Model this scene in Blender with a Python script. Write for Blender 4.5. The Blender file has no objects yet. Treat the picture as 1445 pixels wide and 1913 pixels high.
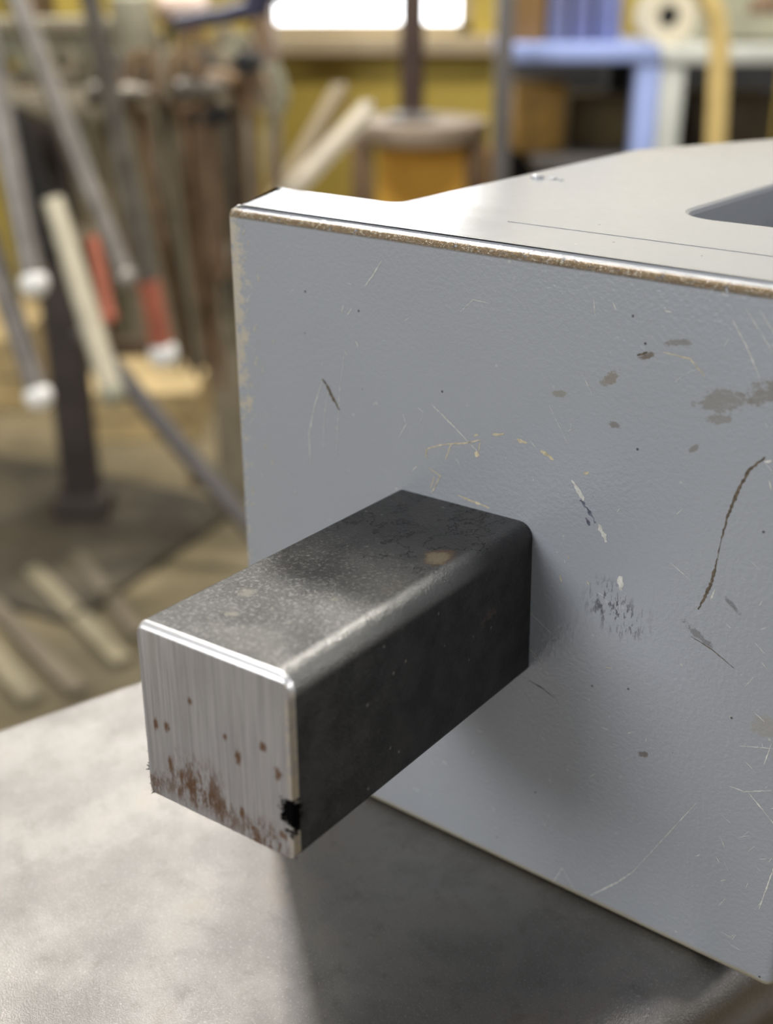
import bpy, bmesh, math, random
from mathutils import Vector, Matrix
C = bpy.context.scene
COL = C.collection
MM = 0.001
# ------------------------------------------------------------------ camera
YAW, PITCH, FPX = 0.64933, 0.42187, 2235.3
CAM = Vector((0, 0, 0.14077))                         # the world's y axis runs away from the camera into the room
BROT = -YAW                                           # the block stands turned on the anvil
GB = Matrix.Rotation(BROT, 3, 'Z')
def B(x, y, z=0.0): return GB @ Vector((x-0.08252, y+0.14338, z))   # block coordinates -> world
cd = bpy.data.cameras.new('camera'); cam = bpy.data.objects.new('camera', cd); COL.objects.link(cam)
cam.location = CAM
cam.rotation_mode = 'XYZ'
cam.rotation_euler = (math.pi/2 - PITCH, 0.0013, 0)
cd.sensor_fit = 'VERTICAL'; cd.sensor_height = 36; cd.sensor_width = 36
cd.lens = FPX/1913*36
cd.clip_start = 0.005; cd.clip_end = 60
cd.dof.use_dof = True; cd.dof.focus_distance = 0.172
cd.dof.aperture_fstop = cd.lens/2.9
C.camera = cam
# ------------------------------------------------------------------ world, lamps, exposure
w = bpy.data.worlds.new('world'); C.world = w; w.use_nodes = True
w.node_tree.nodes['Background'].inputs[0].default_value = (0.95, 0.97, 1.0, 1)
w.node_tree.nodes['Background'].inputs[1].default_value = 0.38
C.view_settings.view_transform = 'Standard'; C.view_settings.look = 'None'
C.view_settings.exposure = 0.0; C.view_settings.gamma = 1.0; C.view_settings.use_curve_mapping = False

def W(r, f, z):                                       # room coordinates (across, away, height above the anvil face)
    return Vector((r, f, z))

def area(name, loc, target, sx, sy, power, col):
    l = bpy.data.lights.new(name, 'AREA'); l.shape = 'RECTANGLE'; l.size = sx; l.size_y = sy
    l.energy = power; l.color = col
    o = bpy.data.objects.new(name, l); COL.objects.link(o); o.location = loc
    o.rotation_euler = (Vector(target)-Vector(loc)).to_track_quat('-Z', 'Y').to_euler()
    return o
O0 = B(0, 0, 0)
area('high_window_light', B(-.76*2.3, .66*2.3, 1.74), O0, 0.20, 0.20, 54, (1.0, 0.97, 0.93))
area('doorway_light', B(-.36*3.2, -.93*3.2, 1.75), O0, 1.5, 1.3, 96, (0.95, 0.975, 1.0))
area('added_room_fill', (0.2, 1.5, 2.1), (0.1, 3.2, 0.0), 1.4, 0.4, 80, (1.0, 0.95, 0.86))  # unseen fill added to brighten the back wall and the things before it
area('side_window_light', B(2.25, 2.0, .95), O0, 0.6, 0.6, 20, (1.0, 0.98, 0.95))

# ------------------------------------------------------------------ helpers
def tag(o, label=None, cat=None, group=None, kind=None):
    if label: o['label'] = label
    if cat: o['category'] = cat
    if group: o['group'] = group
    if kind: o['kind'] = kind
    return o
def link(name, me, parent=None):
    o = bpy.data.objects.new(name, me); COL.objects.link(o)
    if parent: o.parent = parent
    return o
def empty(name, loc=(0, 0, 0), rz=0.0):
    o = link(name, None); o.location = loc; o.rotation_euler = (0, 0, rz); o.empty_display_size = 0.02
    return o
def build(name, bm, mat, parent=None, smooth=35, bevel=0):
    if bevel:
        bmesh.ops.bevel(bm, geom=bm.edges[:], offset=bevel, segments=2, affect='EDGES', profile=0.5)
    bmesh.ops.recalc_face_normals(bm, faces=bm.faces[:])
    me = bpy.data.meshes.new(name); bm.to_mesh(me); bm.free()
    if smooth:
        for p in me.polygons: p.use_smooth = True
        me.set_sharp_from_angle(angle=math.radians(smooth))
    if mat: me.materials.append(mat)
    return link(name, me, parent)
def box(bm, c, s, rot=None):
    m = Matrix.Translation(Vector(c))
    if rot is not None: m = m @ rot
    bmesh.ops.create_cube(bm, size=1, matrix=m @ Matrix.Diagonal((s[0], s[1], s[2], 1)))
    return bm
def tube(bm, pts, rad, n=10, flat=1.0):
    """swept tube; rad = number or list; flat squeezes one way"""
    pts = [Vector(p) for p in pts]
    if not hasattr(rad, '__len__'): rad = [rad]*len(pts)
    rings = []; prev = None
    for i, p in enumerate(pts):
        d = (pts[min(i+1, len(pts)-1)]-pts[max(i-1, 0)]).normalized()
        a = prev if prev is not None else (Vector((0, 1, 0)) if abs(d.y) < .9 else Vector((1, 0, 0)))
        a = (a - d*a.dot(d)).normalized(); b = d.cross(a); prev = a
        rings.append([bm.verts.new(p + a*math.cos(t*2*math.pi/n)*rad[i]*flat + b*math.sin(t*2*math.pi/n)*rad[i]) for t in range(n)])
    for r0, r1 in zip(rings, rings[1:]):
        for k in range(n): bm.faces.new((r0[k], r0[(k+1) % n], r1[(k+1) % n], r1[k]))
    bm.faces.new(rings[0][::-1]); bm.faces.new(rings[-1])
    return bm
def lathe(bm, prof, n=24, c=(0, 0, 0)):
    rings = [[bm.verts.new((c[0]+r*math.cos(t*2*math.pi/n), c[1]+r*math.sin(t*2*math.pi/n), c[2]+z)) for t in range(n)] for r, z in prof]
    for r0, r1 in zip(rings, rings[1:]):
        for k in range(n): bm.faces.new((r0[k], r0[(k+1) % n], r1[(k+1) % n], r1[k]))
    bm.faces.new(rings[0][::-1]); bm.faces.new(rings[-1])
    return bm
def fillet(pts, seg=5):
    """pts = [(x, y, radius)] -> outline with rounded corners"""
    out = []; n = len(pts)
    for i in range(n):
        p = Vector(pts[i][:2]); r = pts[i][2]
        a = (Vector(pts[i-1][:2])-p); b = (Vector(pts[(i+1) % n][:2])-p)
        if r <= 0: out.append(p); continue
        la, lb = a.length, b.length; a.normalize(); b.normalize()
        ang = a.angle(b); t = min(r/math.tan(ang/2), la*.49, lb*.49); r = t*math.tan(ang/2)
        cen = p + (a+b).normalized()*(r/math.sin(ang/2))
        p0 = p+a*t; p1 = p+b*t
        a0 = math.atan2(p0.y-cen.y, p0.x-cen.x); a1 = math.atan2(p1.y-cen.y, p1.x-cen.x)
        da = (a1-a0+math.pi) % (2*math.pi)-math.pi
        for k in range(seg+1): out.append(cen+Vector((math.cos(a0+da*k/seg), math.sin(a0+da*k/seg)))*r)
    return out
def inset(poly, d):
    n = len(poly); out = []
    for i in range(n):
        p = poly[i]; e0 = (p-poly[i-1]).normalized(); e1 = (poly[(i+1) % n]-p).normalized()
        n0 = Vector((-e0.y, e0.x)); n1 = Vector((-e1.y, e1.x)); m = (n0+n1).normalized()
        out.append(p + m*d/max(.35, m.dot(n0)))
    return out

# ------------------------------------------------------------------ node materials
class M:
    def __init__(s, name, rough=.5, metal=0.0, spec=.5):
        s.m = bpy.data.materials.new(name); s.m.use_nodes = True; s.t = s.m.node_tree
        s.b = s.t.nodes['Principled BSDF']; s.b.inputs['Roughness'].default_value = rough
        s.b.inputs['Metallic'].default_value = metal; s.b.inputs['Specular IOR Level'].default_value = spec
        s.tc = s.t.nodes.new('ShaderNodeTexCoord')
    def n(s, ty, **k):
        x = s.t.nodes.new(ty)
        for a, b in k.items(): setattr(x, a, b)
        return x
    def put(s, sock, v):
        if hasattr(v, 'is_output'): s.t.links.new(v, sock)
        else: sock.default_value = v
    def math(s, op, a, b=0.0, c=0.0, clamp=False):
        x = s.n('ShaderNodeMath', operation=op, use_clamp=clamp)
        s.put(x.inputs[0], a); s.put(x.inputs[1], b)
        if len(x.inputs) > 2: s.put(x.inputs[2], c)
        return x.outputs[0]
    def step(s, v, a, b):                              # smooth 0..1 while v goes a..b (a may exceed b)
        x = s.n('ShaderNodeMapRange', interpolation_type='SMOOTHSTEP'); x.clamp = True
        s.put(x.inputs[0], v); s.put(x.inputs[1], a); s.put(x.inputs[2], b)
        if a > b:
            s.put(x.inputs[1], b); s.put(x.inputs[2], a); s.put(x.inputs[3], 1.0); s.put(x.inputs[4], 0.0)
        return x.outputs[0]
    def xyz(s):
        x = s.n('ShaderNodeSeparateXYZ'); s.t.links.new(s.tc.outputs['Object'], x.inputs[0]); return x.outputs
    def map(s, scale=(1, 1, 1), rot=(0, 0, 0), loc=(0, 0, 0)):
        x = s.n('ShaderNodeMapping'); s.t.links.new(s.tc.outputs['Object'], x.inputs[0])
        x.inputs['Scale'].default_value = scale; x.inputs['Rotation'].default_value = rot; x.inputs['Location'].default_value = loc
        return x.outputs[0]
    def noise(s, scale, detail=4, rough=.55, vec=None, dist=0.0):
        x = s.n('ShaderNodeTexNoise'); s.t.links.new(vec or s.tc.outputs['Object'], x.inputs['Vector'])
        x.inputs['Scale'].default_value = scale; x.inputs['Detail'].default_value = detail
        x.inputs['Roughness'].default_value = rough; x.inputs['Distortion'].default_value = dist
        return x.outputs['Fac']
    def voro(s, scale, vec=None):
        x = s.n('ShaderNodeTexVoronoi'); s.t.links.new(vec or s.tc.outputs['Object'], x.inputs['Vector'])
        x.inputs['Scale'].default_value = scale; return x.outputs['Distance']
    def mix(s, f, a, b):
        x = s.n('ShaderNodeMix', data_type='RGBA'); s.put(x.inputs['Factor'], f)
        for k, v in ((6, a), (7, b)):
            s.put(x.inputs[k], v if hasattr(v, 'is_output') else (v[0], v[1], v[2], 1))
        return x.outputs[2]
    def fmix(s, f, a, b):
        x = s.n('ShaderNodeMix', data_type='FLOAT'); s.put(x.inputs[0], f); s.put(x.inputs[2], a); s.put(x.inputs[3], b)
        return x.outputs[0]
    def color(s, v): s.put(s.b.inputs['Base Color'], v if hasattr(v, 'is_output') else (v[0], v[1], v[2], 1)); return s
    def rough(s, v): s.put(s.b.inputs['Roughness'], v); return s
    def metal(s, v): s.put(s.b.inputs['Metallic'], v); return s
    def bump(s, h, dist, strength=1.0, prev=None):
        x = s.n('ShaderNodeBump'); s.put(x.inputs['Height'], h); x.inputs['Distance'].default_value = dist
        x.inputs['Strength'].default_value = strength
        if prev: s.t.links.new(prev, x.inputs['Normal'])
        s.t.links.new(x.outputs[0], s.b.inputs['Normal']); return x.outputs[0]
    def spot(s, a, b, ca, cb, ra, rb, ang=0.0, soft=.5, warp=None, wamp=.6):
        """mask of an elliptical patch around (ca, cb) in coordinates a, b"""
        da = s.math('SUBTRACT', a, ca); db = s.math('SUBTRACT', b, cb)
        c_, s_ = math.cos(ang), math.sin(ang)
        u = s.math('ADD', s.math('MULTIPLY', da, c_), s.math('MULTIPLY', db, s_))
        v = s.math('SUBTRACT', s.math('MULTIPLY', db, c_), s.math('MULTIPLY', da, s_))
        u = s.math('POWER', s.math('ABSOLUTE', s.math('DIVIDE', u, ra)), 2.0)
        v = s.math('POWER', s.math('ABSOLUTE', s.math('DIVIDE', v, rb)), 2.0)
        d = s.math('SQRT', s.math('ADD', u, v))
        if warp is not None: d = s.math('ADD', d, s.math('MULTIPLY', s.math('SUBTRACT', warp, .5), wamp*2))
        return s.step(d, 1.0, 1.0-soft)
def plain(name, col, rough=.6, metal=0.0, var=.25, scale=20):
    m = M(name, rough, metal)
    n = m.noise(scale, 5, .6)
    m.color(m.mix(m.step(n, .3, .7), [c*(1-var) for c in col], [min(1, c*(1+var)) for c in col]))
    return m.m
def emis(name, col, st):
    m = M(name); m.color((.8, .8, .8)); m.b.inputs['Emission Color'].default_value = (*col, 1)
    m.b.inputs['Emission Strength'].default_value = st; return m.m

# painted grey steel of the big block (object coordinates in metres)
H = 106.25*MM
def paint_material():
    m = M('grey_powder_coat', .34, 0, 1.0)
    X, Y, Z = m.xyz()
    fine = m.noise(1500, 3, .6); mid = m.noise(330, 4, .6); big = m.noise(38, 3, .5)
    front = m.step(Y, .0035, .0015)
    base = m.mix(big, (.290, .300, .322), (.315, .327, .350))
    # worn tan left edge
    lw = m.math('ADD', m.math('MULTIPLY', m.step(X, -.0490, -.0590), 1.0), m.math('MULTIPLY', m.math('SUBTRACT', m.noise(420, 6, .75), .5), 2.1))
    zl = m.math('MULTIPLY', m.step(m.math('ABSOLUTE', m.math('SUBTRACT', Z, .090)), .032, .004), .26)
    lw = m.step(m.math('ADD', lw, zl), 1.02, 1.22)
    col = m.mix(m.math('MULTIPLY', lw, m.math('MULTIPLY', front, .72)), base, (.42, .35, .24))
    # worn right edge of the face
    rw = m.math('ADD', m.step(X, .036, .050), m.math('MULTIPLY', m.math('SUBTRACT', m.noise(260, 6, .8, m.map((1, 1, .55), (0, .5, 0))), .5), 1.9))
    rw = m.step(rw, .92, 1.15)
    col = m.mix(m.math('MULTIPLY', rw, m.math('MULTIPLY', front, .5)), col, (.44, .40, .34))
    # bare, rusty bottom and top edges
    et = m.math('MULTIPLY', m.step(Z, H-.0019, H-.0014), m.step(Z, H-.00040, H-.0008))
    et = m.math('MULTIPLY', et, m.step(m.noise(900, 4, .7), .30, .44))
    bare = m.math('MULTIPLY', et, front)
    sparkle = m.noise(1900, 4, .8)
    col = m.mix(bare, col, m.mix(m.step(sparkle, .50, .66), (.30, .215, .125), (.66, .60, .50)))
    eb = m.step(m.math('ADD', Z, m.math('MULTIPLY', mid, .0006)), .0022, .0012)
    col = m.mix(m.math('MULTIPLY', eb, front), col, (.30, .265, .19))
    # grey-brown scuffs and the purple rub mark on the face
    wn = m.noise(560, 6, .8, m.map((.8, 1, 1), (0, .3, 0)))
    for (cx, cz, ra, rb, an, c, am) in [
        (.0285, .0905, .0060, .0022, .25, (.20, .185, .165), .75), (.0345, .0930, .0060, .0024, .5, (.19, .175, .155), .8),
        (.0275, .0878, .0035, .0010, .1, (.20, .185, .165), .7), (.0117, .0900, .0030, .0012, .6, (.21, .185, .15), .85),
        (.0043, .0867, .0021, .0008, .2, (.22, .20, .16), .7), (.0134, .0839, .0013, .0007, 0, (.17, .155, .14), .8),
        (.0170, .0944, .0022, .0006, .5, (.13, .10, .08), .9), (.0328, .0622, .0026, .0007, -.7, (.12, .115, .12), .7),
        (.0224, .0329, .0013, .0008, .3, (.12, .10, .09), .9), (.0285, .0560, .0040, .0008, -.5, (.13, .12, .12), .7),
        (.0215, .0970, .003, .0006, .2, (.17, .15, .13), .7), (.0250, .0830, .0022, .0006, .9, (.17, .15, .13), .7),
        (.0400, .0450, .0040, .0030, .4, (.30, .27, .23), .55)]:
        k = m.step(m.math('ADD', m.spot(X, Z, cx, cz, ra*1.25, rb*1.35, an, 1.0), m.math('MULTIPLY', m.math('SUBTRACT', wn, .5), 3.2)), .45, .75)
        k = m.math('MULTIPLY', k, m.spot(X, Z, cx, cz, ra*1.5, rb*1.8, an, .4))
        col = m.mix(m.math('MULTIPLY', k, m.math('MULTIPLY', front, am)), col, c)
    rub = m.spot(X, Z, .0162, .0552, .0072, .0052, -.25, .7, m.noise(120, 3, .5), .5)
    teeth = m.step(m.noise(1300, 3, .7, m.map((1, 1, .33), (0, .12, 0))), .50, .60)
    k = m.math('MULTIPLY', m.math('MULTIPLY', rub, teeth), front)
    col = m.mix(m.math('MULTIPLY', k, .95), col, (.07, .066, .09))
    teeth2 = m.step(m.noise(1100, 3, .7, m.map((1, 1, .4), (0, .12, 0), (3, 0, 0))), .58, .66)
    col = m.mix(m.math('MULTIPLY', m.math('MULTIPLY', rub, teeth2), .6), col, (.45, .44, .44))
    # dust specks, pale and dark
    sp = m.step(m.voro(330), .10, .05); gate = m.step(m.noise(55, 2, .5), .50, .60)
    col = m.mix(m.math('MULTIPLY', m.math('MULTIPLY', sp, gate), .55), col, (.50, .48, .43))
    sp2 = m.step(m.voro(170, m.map((1, 1, 1), (0, 0, 0), (5, 3, 2))), .045, .02)
    col = m.mix(m.math('MULTIPLY', sp2, .9), col, (.03, .03, .035))
    m.color(col)
    m.metal(m.math('MULTIPLY', bare, .75)); r = m.fmix(lw, .19, .6); r = m.math('ADD', r, m.math('MULTIPLY', mid, .08)); m.rough(r)
    b1 = m.bump(m.math('MULTIPLY', m.noise(1350, 3, .6), m.math('ADD', m.math('MULTIPLY', front, .85), .15)), .00014, .75)
    b1 = m.bump(m.math('MULTIPLY', sparkle, bare), .0004, .9, b1)
    m.bump(m.noise(140, 3, .5), .0004, .12, b1)
    return m.m
def bar_material():
    m = M('mill_scale_steel', .4, .55, .5)
    X, Y, Z = m.xyz()                                   # local: x across, y along (0 at block, -57 mm at the cut), z up
    n1 = m.noise(160, 6, .7); n2 = m.noise(1300, 4, .7); n3 = m.noise(45, 4, .6)
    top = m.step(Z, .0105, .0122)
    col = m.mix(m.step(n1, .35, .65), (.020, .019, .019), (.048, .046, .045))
    col = m.mix(m.math('MULTIPLY', m.step(n3, .45, .6), m.math('MULTIPLY', top, m.step(Y, -.012, -.035))), col, (.085, .082, .076))  # top paler towards the front, its highlight put into the colour
    glint = m.step(m.noise(1900, 3, .75), .52, .64); glint = m.math('MULTIPLY', glint, m.math('MULTIPLY', top, m.step(m.math('ADD', Y, m.math('MULTIPLY', n1, .02)), -.002, -.022)))
    col = m.mix(m.math('MULTIPLY', glint, .42), col, (.30, .29, .265))  # highlight flecks on the top put into the colour
    brn = m.step(m.noise(110, 6, .8, m.map((1, .6, 1), (0, 0, .5))), .60, .72)
    col = m.mix(m.math('MULTIPLY', brn, .6), col, (.085, .055, .038))
    wn = m.noise(300, 6, .8)
    k = m.spot(X, Y, .0078, -.0195, .0020, .0026, -.25, .5, wn, 1.1)
    ring = m.spot(X, Y, .0080, -.0192, .0028, .0036, -.25, .5, wn, 1.2)
    col = m.mix(m.math('MULTIPLY', ring, top), col, (.10, .055, .025))
    col = m.mix(m.math('MULTIPLY', k, top), col, (.20, .155, .09))
    for (a, b, ra, rb) in ((-.004, -.049, .0013, .0007), (-.0065, -.043, .0012, .0016), (.004, -.038, .0010, .0008)):
        k = m.spot(X, Y, a, b, ra, rb, .4, .6, wn, 1.4)
        col = m.mix(m.math('MULTIPLY', m.math('MULTIPLY', k, top), .7), col, (.15, .14, .11))
    # dark folds in the scale near the block
    cr = m.step(m.math('ABSOLUTE', m.math('SUBTRACT', m.noise(75, 5, .7, m.map((1, .8, 1), (0, 0, .7))), .52)), .010, .003)
    cr = m.math('MULTIPLY', cr, m.math('MULTIPLY', top, m.step(Y, -.028, -.020)))
    col = m.mix(cr, col, (.008, .007, .007))
    # black nick at the lower corner of the sawn end
    nick = m.spot(Y, Z, -.0575, -.0062, .0016, .0027, 0, .2, m.noise(700, 5, .8), 1.5)
    nick = m.math('MULTIPLY', nick, m.step(X, .009, .0112))
    col = m.mix(nick, col, (.002, .002, .002))
    # dust specks on the dark side
    sp = m.math('MULTIPLY', m.step(m.voro(380), .13, .05), m.step(m.noise(150, 2), .50, .60))
    col = m.mix(m.math('MULTIPLY', sp, .6), col, (.33, .30, .25))
    edge = m.math('MULTIPLY', m.step(m.math('ADD', X, Z), .0222, .0236), m.step(m.math('ADD', Y, m.math('MULTIPLY', n1, .012)), -.004, -.022))
    col = m.mix(m.math('MULTIPLY', edge, .8), col, (.30, .295, .28))  # window's reflection along the rounded edge put into its colour
    m.color(col); m.put(m.b.inputs['Specular IOR Level'], m.fmix(nick, .5, .0))
    m.rough(m.fmix(edge, m.fmix(m.step(n1, .3, .7), .34, .46), .30)); m.metal(m.fmix(edge, m.fmix(brn, .5, .1), .85))
    b = m.bump(m.noise(2400, 3, .75), .00018, 1.0); b = m.bump(m.noise(240, 4, .6), .0005, .35, b)
    m.bump(m.math('MULTIPLY', cr, -1.0), .0003, .8, b)
    return m.m
def cut_material():
    m = M('sawn_steel', .38, .85, .5)
    X, Y, Z = m.xyz()
    st = m.noise(2300, 5, .75, m.map((1, 1, .02), (0, .05, 0)))
    st2 = m.noise(520, 4, .7, m.map((1, 1, .04), (0, .05, 0)))
    col = m.mix(m.step(st, .3, .7), (.35, .33, .325), (.53, .505, .495))
    col = m.mix(m.math('MULTIPLY', m.step(st2, .5, .7), .35), col, (.30, .27, .24))
    wn = m.noise(900, 6, .85, m.map((1, 1, .45)))
    rust = (.16, .075, .028)
    def face(px, pz):                                   # fractions across / down the sawn face
        return (-12.7+px*25.4)*MM, (12.8-pz*25.6)*MM
    for (u, v, ru, rv) in [(.085, .56, .45, 1.2), (.17, .545, .6, 1.0), (.35, .34, .4, .9), (.575, .46, .4, .7), (.66, .545, .6, 1.5),
                           (.82, .42, .6, .9), (.915, .54, .7, 1.2), (.93, .88, .6, 1.0), (.17, .77, .5, 1.6), (.25, .80, .5, 1.2), (.66, .86, .5, 1.0)]:
        a, b = face(u, v)
        k = m.step(m.math('ADD', m.spot(X, Z, a, b, ru*2.0*MM, rv*1.7*MM, 0, 1.0), m.math('MULTIPLY', m.math('SUBTRACT', wn, .5), 2.6)), .40, .85)
        k = m.math('MULTIPLY', k, m.spot(X, Z, a, b, ru*2.2*MM, rv*2*MM, 0, .5))
        col = m.mix(m.math('MULTIPLY', k, .9), col, rust)
    sn = m.step(m.noise(640, 6, .8, m.map((1, 1, .28))), .44, .56)
    for (u, v, ru, rv, am) in [(.36, .80, 4.6, 3.6, .8), (.30, .88, 6.5, 2.2, .75), (.80, .95, 3.6, 2.6, .95), (.55, .92, 3.0, 2.0, .7), (.03, .93, 1.5, 2.5, .7)]:
        a, b = face(u, v)
        k = m.math('MULTIPLY', m.spot(X, Z, a, b, ru*1.6*MM, rv*1.5*MM, 0, .7, wn, .5), sn)
        col = m.mix(m.math('MULTIPLY', k, am), col, (.15, .072, .03))
    e = m.math('MULTIPLY', m.step(X, .0116, .0122), m.step(m.noise(900, 5, .8), .44, .54))
    col = m.mix(m.math('MULTIPLY', e, .6), col, (.60, .52, .40))
    nick = m.spot(X, Z, .0124, -.0062, .0017, .0027, .2, .15, m.noise(700, 5, .8), 1.5)
    col = m.mix(nick, col, (.003, .003, .003))
    chf_glint = m.math('MULTIPLY', m.step(Y, -.05744, -.05735), m.step(Z, .0095, .0110))
    col = m.mix(m.math('MULTIPLY', chf_glint, m.math('SUBTRACT', 1.0, nick)), col, (.88, .87, .88))  # white glint on the top chamfer put into the colour
    m.color(col); m.metal(m.fmix(nick, .8, .0)); m.put(m.b.inputs['Specular IOR Level'], m.fmix(nick, .5, .0))
    m.rough(m.fmix(m.step(Y, -.05740, -.05735), m.fmix(st, .34, .5), .36))
    b = m.bump(st, .00006, .8); m.bump(m.math('MULTIPLY', nick, -1.0), .0008, 1.0, b)
    return m.m
def anvil_material():
    m = M('worn_anvil_steel', .42, .8, .5)
    n1 = m.noise(48, 6, .65); n2 = m.noise(3300, 3, .8); n3 = m.noise(210, 5, .7)
    col = m.mix(m.step(n1, .35, .68), (.20, .190, .182), (.275, .263, .253))
    col = m.mix(m.math('MULTIPLY', m.step(n3, .52, .74), .45), col, (.13, .12, .112))
    fl = m.step(m.noise(2200, 3, .8), .56, .66)
    col = m.mix(m.math('MULTIPLY', fl, .35), col, (.50, .48, .45))
    brn = m.math('MULTIPLY', m.step(m.noise(24, 5, .7), .52, .66), .35)
    col = m.mix(brn, col, (.20, .155, .115))
    X, Y, Z = m.xyz()
    col = m.mix(m.step(Z, -.012, -.018), col, (.075, .058, .040))
    m.color(col); m.rough(m.fmix(m.step(n1, .3, .7), .37, .29)); m.metal(m.step(Z, -.02, -.006))
    b = m.bump(n2, .00012, 1.0); m.bump(n3, .0004, .05, b)
    return m.m

MAT = dict(paint=paint_material(), bar=bar_material(), cut=cut_material(), anvil=anvil_material(),
    pale=plain('bare_scratch', (.52, .50, .46), .5, 0, .25, 900), tan=plain('tan_scratch', (.50, .43, .30), .5, 0, .3, 900),
    dark=plain('dark_gouge', (.10, .075, .05), .7, 0, .5, 1500), violet=plain('violet_rub', (.12, .115, .16), .6, 0, .5, 1500),
    seam=plain('worn_edge_line', (.20, .21, .22), .4, 0, .1, 300),
    yellow=plain('yellow_paint', (.42, .31, .055), .65, 0, .12, 3), ochre=plain('orange_yellow_board', (.90, .50, .08), .6, 0, .10, 4),
    trim=plain('window_trim', (.34, .27, .17), .6, 0, .1, 8), concrete=plain('brown_concrete', (.155, .125, .070), .85, 0, .45, 3.0),
    creamwall=plain('cream_wall', (.72, .69, .60), .8, 0, .05, 2), wall=plain('olive_wall', (.27, .23, .13), .85, 0, .2, 3), iron=plain('forged_iron', (.15, .13, .105), .5, .4, .3, 30),
    rusty=plain('rusty_iron', (.20, .125, .065), .7, .1, .4, 30), lightiron=plain('bright_rod', (.25, .225, .20), .42, .4, .2, 25),
    black=plain('black_iron', (.012, .011, .011), .6, .1, .3, 30), cream=plain('cream_paint', (.62, .56, .42), .5, 0, .1, 12),
    red=plain('red_band', (.46, .14, .08), .5, 0, .15, 30), wood=plain('pale_wood', (.44, .33, .165), .7, 0, .2, 15),
    brownwood=plain('brown_wood', (.16, .10, .055), .7, 0, .3, 15), board=plain('grey_green_board', (.30, .29, .21), .7, 0, .15, 8),
    post=plain('grey_brown_post', (.26, .22, .15), .6, 0, .2, 12), bluegrey=plain('blue_lit_enamel', (.30, .37, .66), .4, 0, .06, 6),  # bluish light on the left table put into its enamel colour
    white=plain('white_enamel', (.46, .47, .43), .45, 0, .08, 6), blue=plain('blue_plastic', (.15, .17, .36), .5, 0, .1, 10),
    navy=plain('navy_steel', (.035, .035, .07), .5, 0, .2, 10), pink=plain('pink_cream_paper', (.62, .48, .40), .7, 0, .1, 10),
    greypost=plain('grey_upright', (.13, .12, .115), .5, .2, .15, 10), benchtop=plain('bench_top', (.23, .18, .13), .6, 0, .15, 10),
    cord=plain('yellow_cord', (.60, .44, .17), .6, 0, .1, 20), stump=plain('stump_wood', (.13, .085, .045), .85, 0, .35, 20),
    stripb=plain('brown_strip', (.13, .105, .07), .7, 0, .2, 10), canister=plain('dull_cream', (.40, .37, .27), .6, 0, .1, 12), stripa=plain('dusty_strip', (.21, .18, .115), .7, 0, .15, 10),
    tip=plain('shiny_tip', (.90, .88, .84), .35, .0, .05, 30))

# ------------------------------------------------------------------ the setting
FLOOR = -0.78; WALLF = 3.25
def rbuild(name, bm, mat, parent=None, **k):
    return build(name, bm, mat, parent, **k)
def slab(name, x0, x1, y0, y1, z0, z1, mat):
    return tag(rbuild(name, box(bmesh.new(), ((x0+x1)/2, (y0+y1)/2, (z0+z1)/2), (x1-x0, y1-y0, z1-z0)), mat, smooth=0), kind='structure')
slab('floor', -3.2, 3.2, -2.0, WALLF+.2, FLOOR-.1, FLOOR, MAT['concrete'])
WX0, WX1, WZ0, WZ1 = -.348, .215, .005, 1.45           # the window opening
ZP = .30                                              # yellow paint up to here, cream above
for nm, mt, rects in (('wall_back', 'yellow', ((-3.2, WX0, FLOOR, ZP), (WX1, 3.2, FLOOR, ZP), (WX0, WX1, FLOOR, WZ0))),
                      ('wall_back_upper', 'creamwall', ((-3.2, WX0, ZP, 2.2), (WX1, 3.2, ZP, 2.2), (WX0, WX1, WZ1, 2.2)))):
    bm = bmesh.new()
    for (x0, x1, z0, z1) in rects: box(bm, ((x0+x1)/2, WALLF+.08, (z0+z1)/2), (x1-x0, .16, z1-z0))
    tag(rbuild(nm, bm, MAT[mt], smooth=0), kind='structure')
slab('wall_left', -3.3, -3.2, -2.0, WALLF+.16, FLOOR, 2.2, MAT['wall'])
win = tag(empty('window_1', W((WX0+WX1)/2, WALLF+.05, WZ0), 0), kind='structure')
wx, wz = (WX1-WX0), (WZ1-WZ0)
bm = bmesh.new()
for c, s in (((-wx/2+.015, 0, wz/2), (.03, .06, wz)), ((wx/2-.015, 0, wz/2), (.03, .06, wz)), ((0, 0, .012), (wx, .06, .024)), ((0, 0, wz-.015), (wx, .06, .03)), ((0, 0, wz/2), (wx, .05, .03))):
    box(bm, c, s)
build('window_frame', bm, MAT['trim'], win, smooth=0)
build('pane', box(bmesh.new(), (0, .02, wz/2), (wx-.05, .006, wz-.04)), emis('daylight_pane', (.93, .96, 1.0), 5.5), win, smooth=0)
build('window_sill', box(bmesh.new(), (0, -.075, -.025), (wx+.12, .07, .045)), MAT['trim'], win, smooth=0, bevel=.004)

# ------------------------------------------------------------------ anvil and stump under everything
AE = Vector((.292, .9564, 0)); AN = Vector((.9564, -.292, 0))
AO = Vector((-.0290, -.0005, 0))                       # middle of the face
aw = .0665
anv = empty('smith_anvil', B(AO.x, AO.y, -.26), math.atan2(AE.y, AE.x)-math.pi/2+BROT)
tag(anv, 'large steel anvil with a worn bare grey face, carrying the painted grey block', 'anvil')
def anvil_section(sc=1.0, dz=0.0):
    pts = [(-aw*sc, 0, .0035), (-aw*sc, -.065, .006), (-.040*sc, -.100, .02), (-.036*sc, -.170, .02), (-.085*sc, -.225, .01), (-.085*sc, -.26, .002),
           (.085*sc, -.26, .002), (.085*sc, -.225, .01), (.036*sc, -.170, .02), (.040*sc, -.100, .02), (aw*sc, -.065, .006), (aw*sc, 0, .0075)]
    return fillet(pts, 7)
bm = bmesh.new(); rings = []
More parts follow.
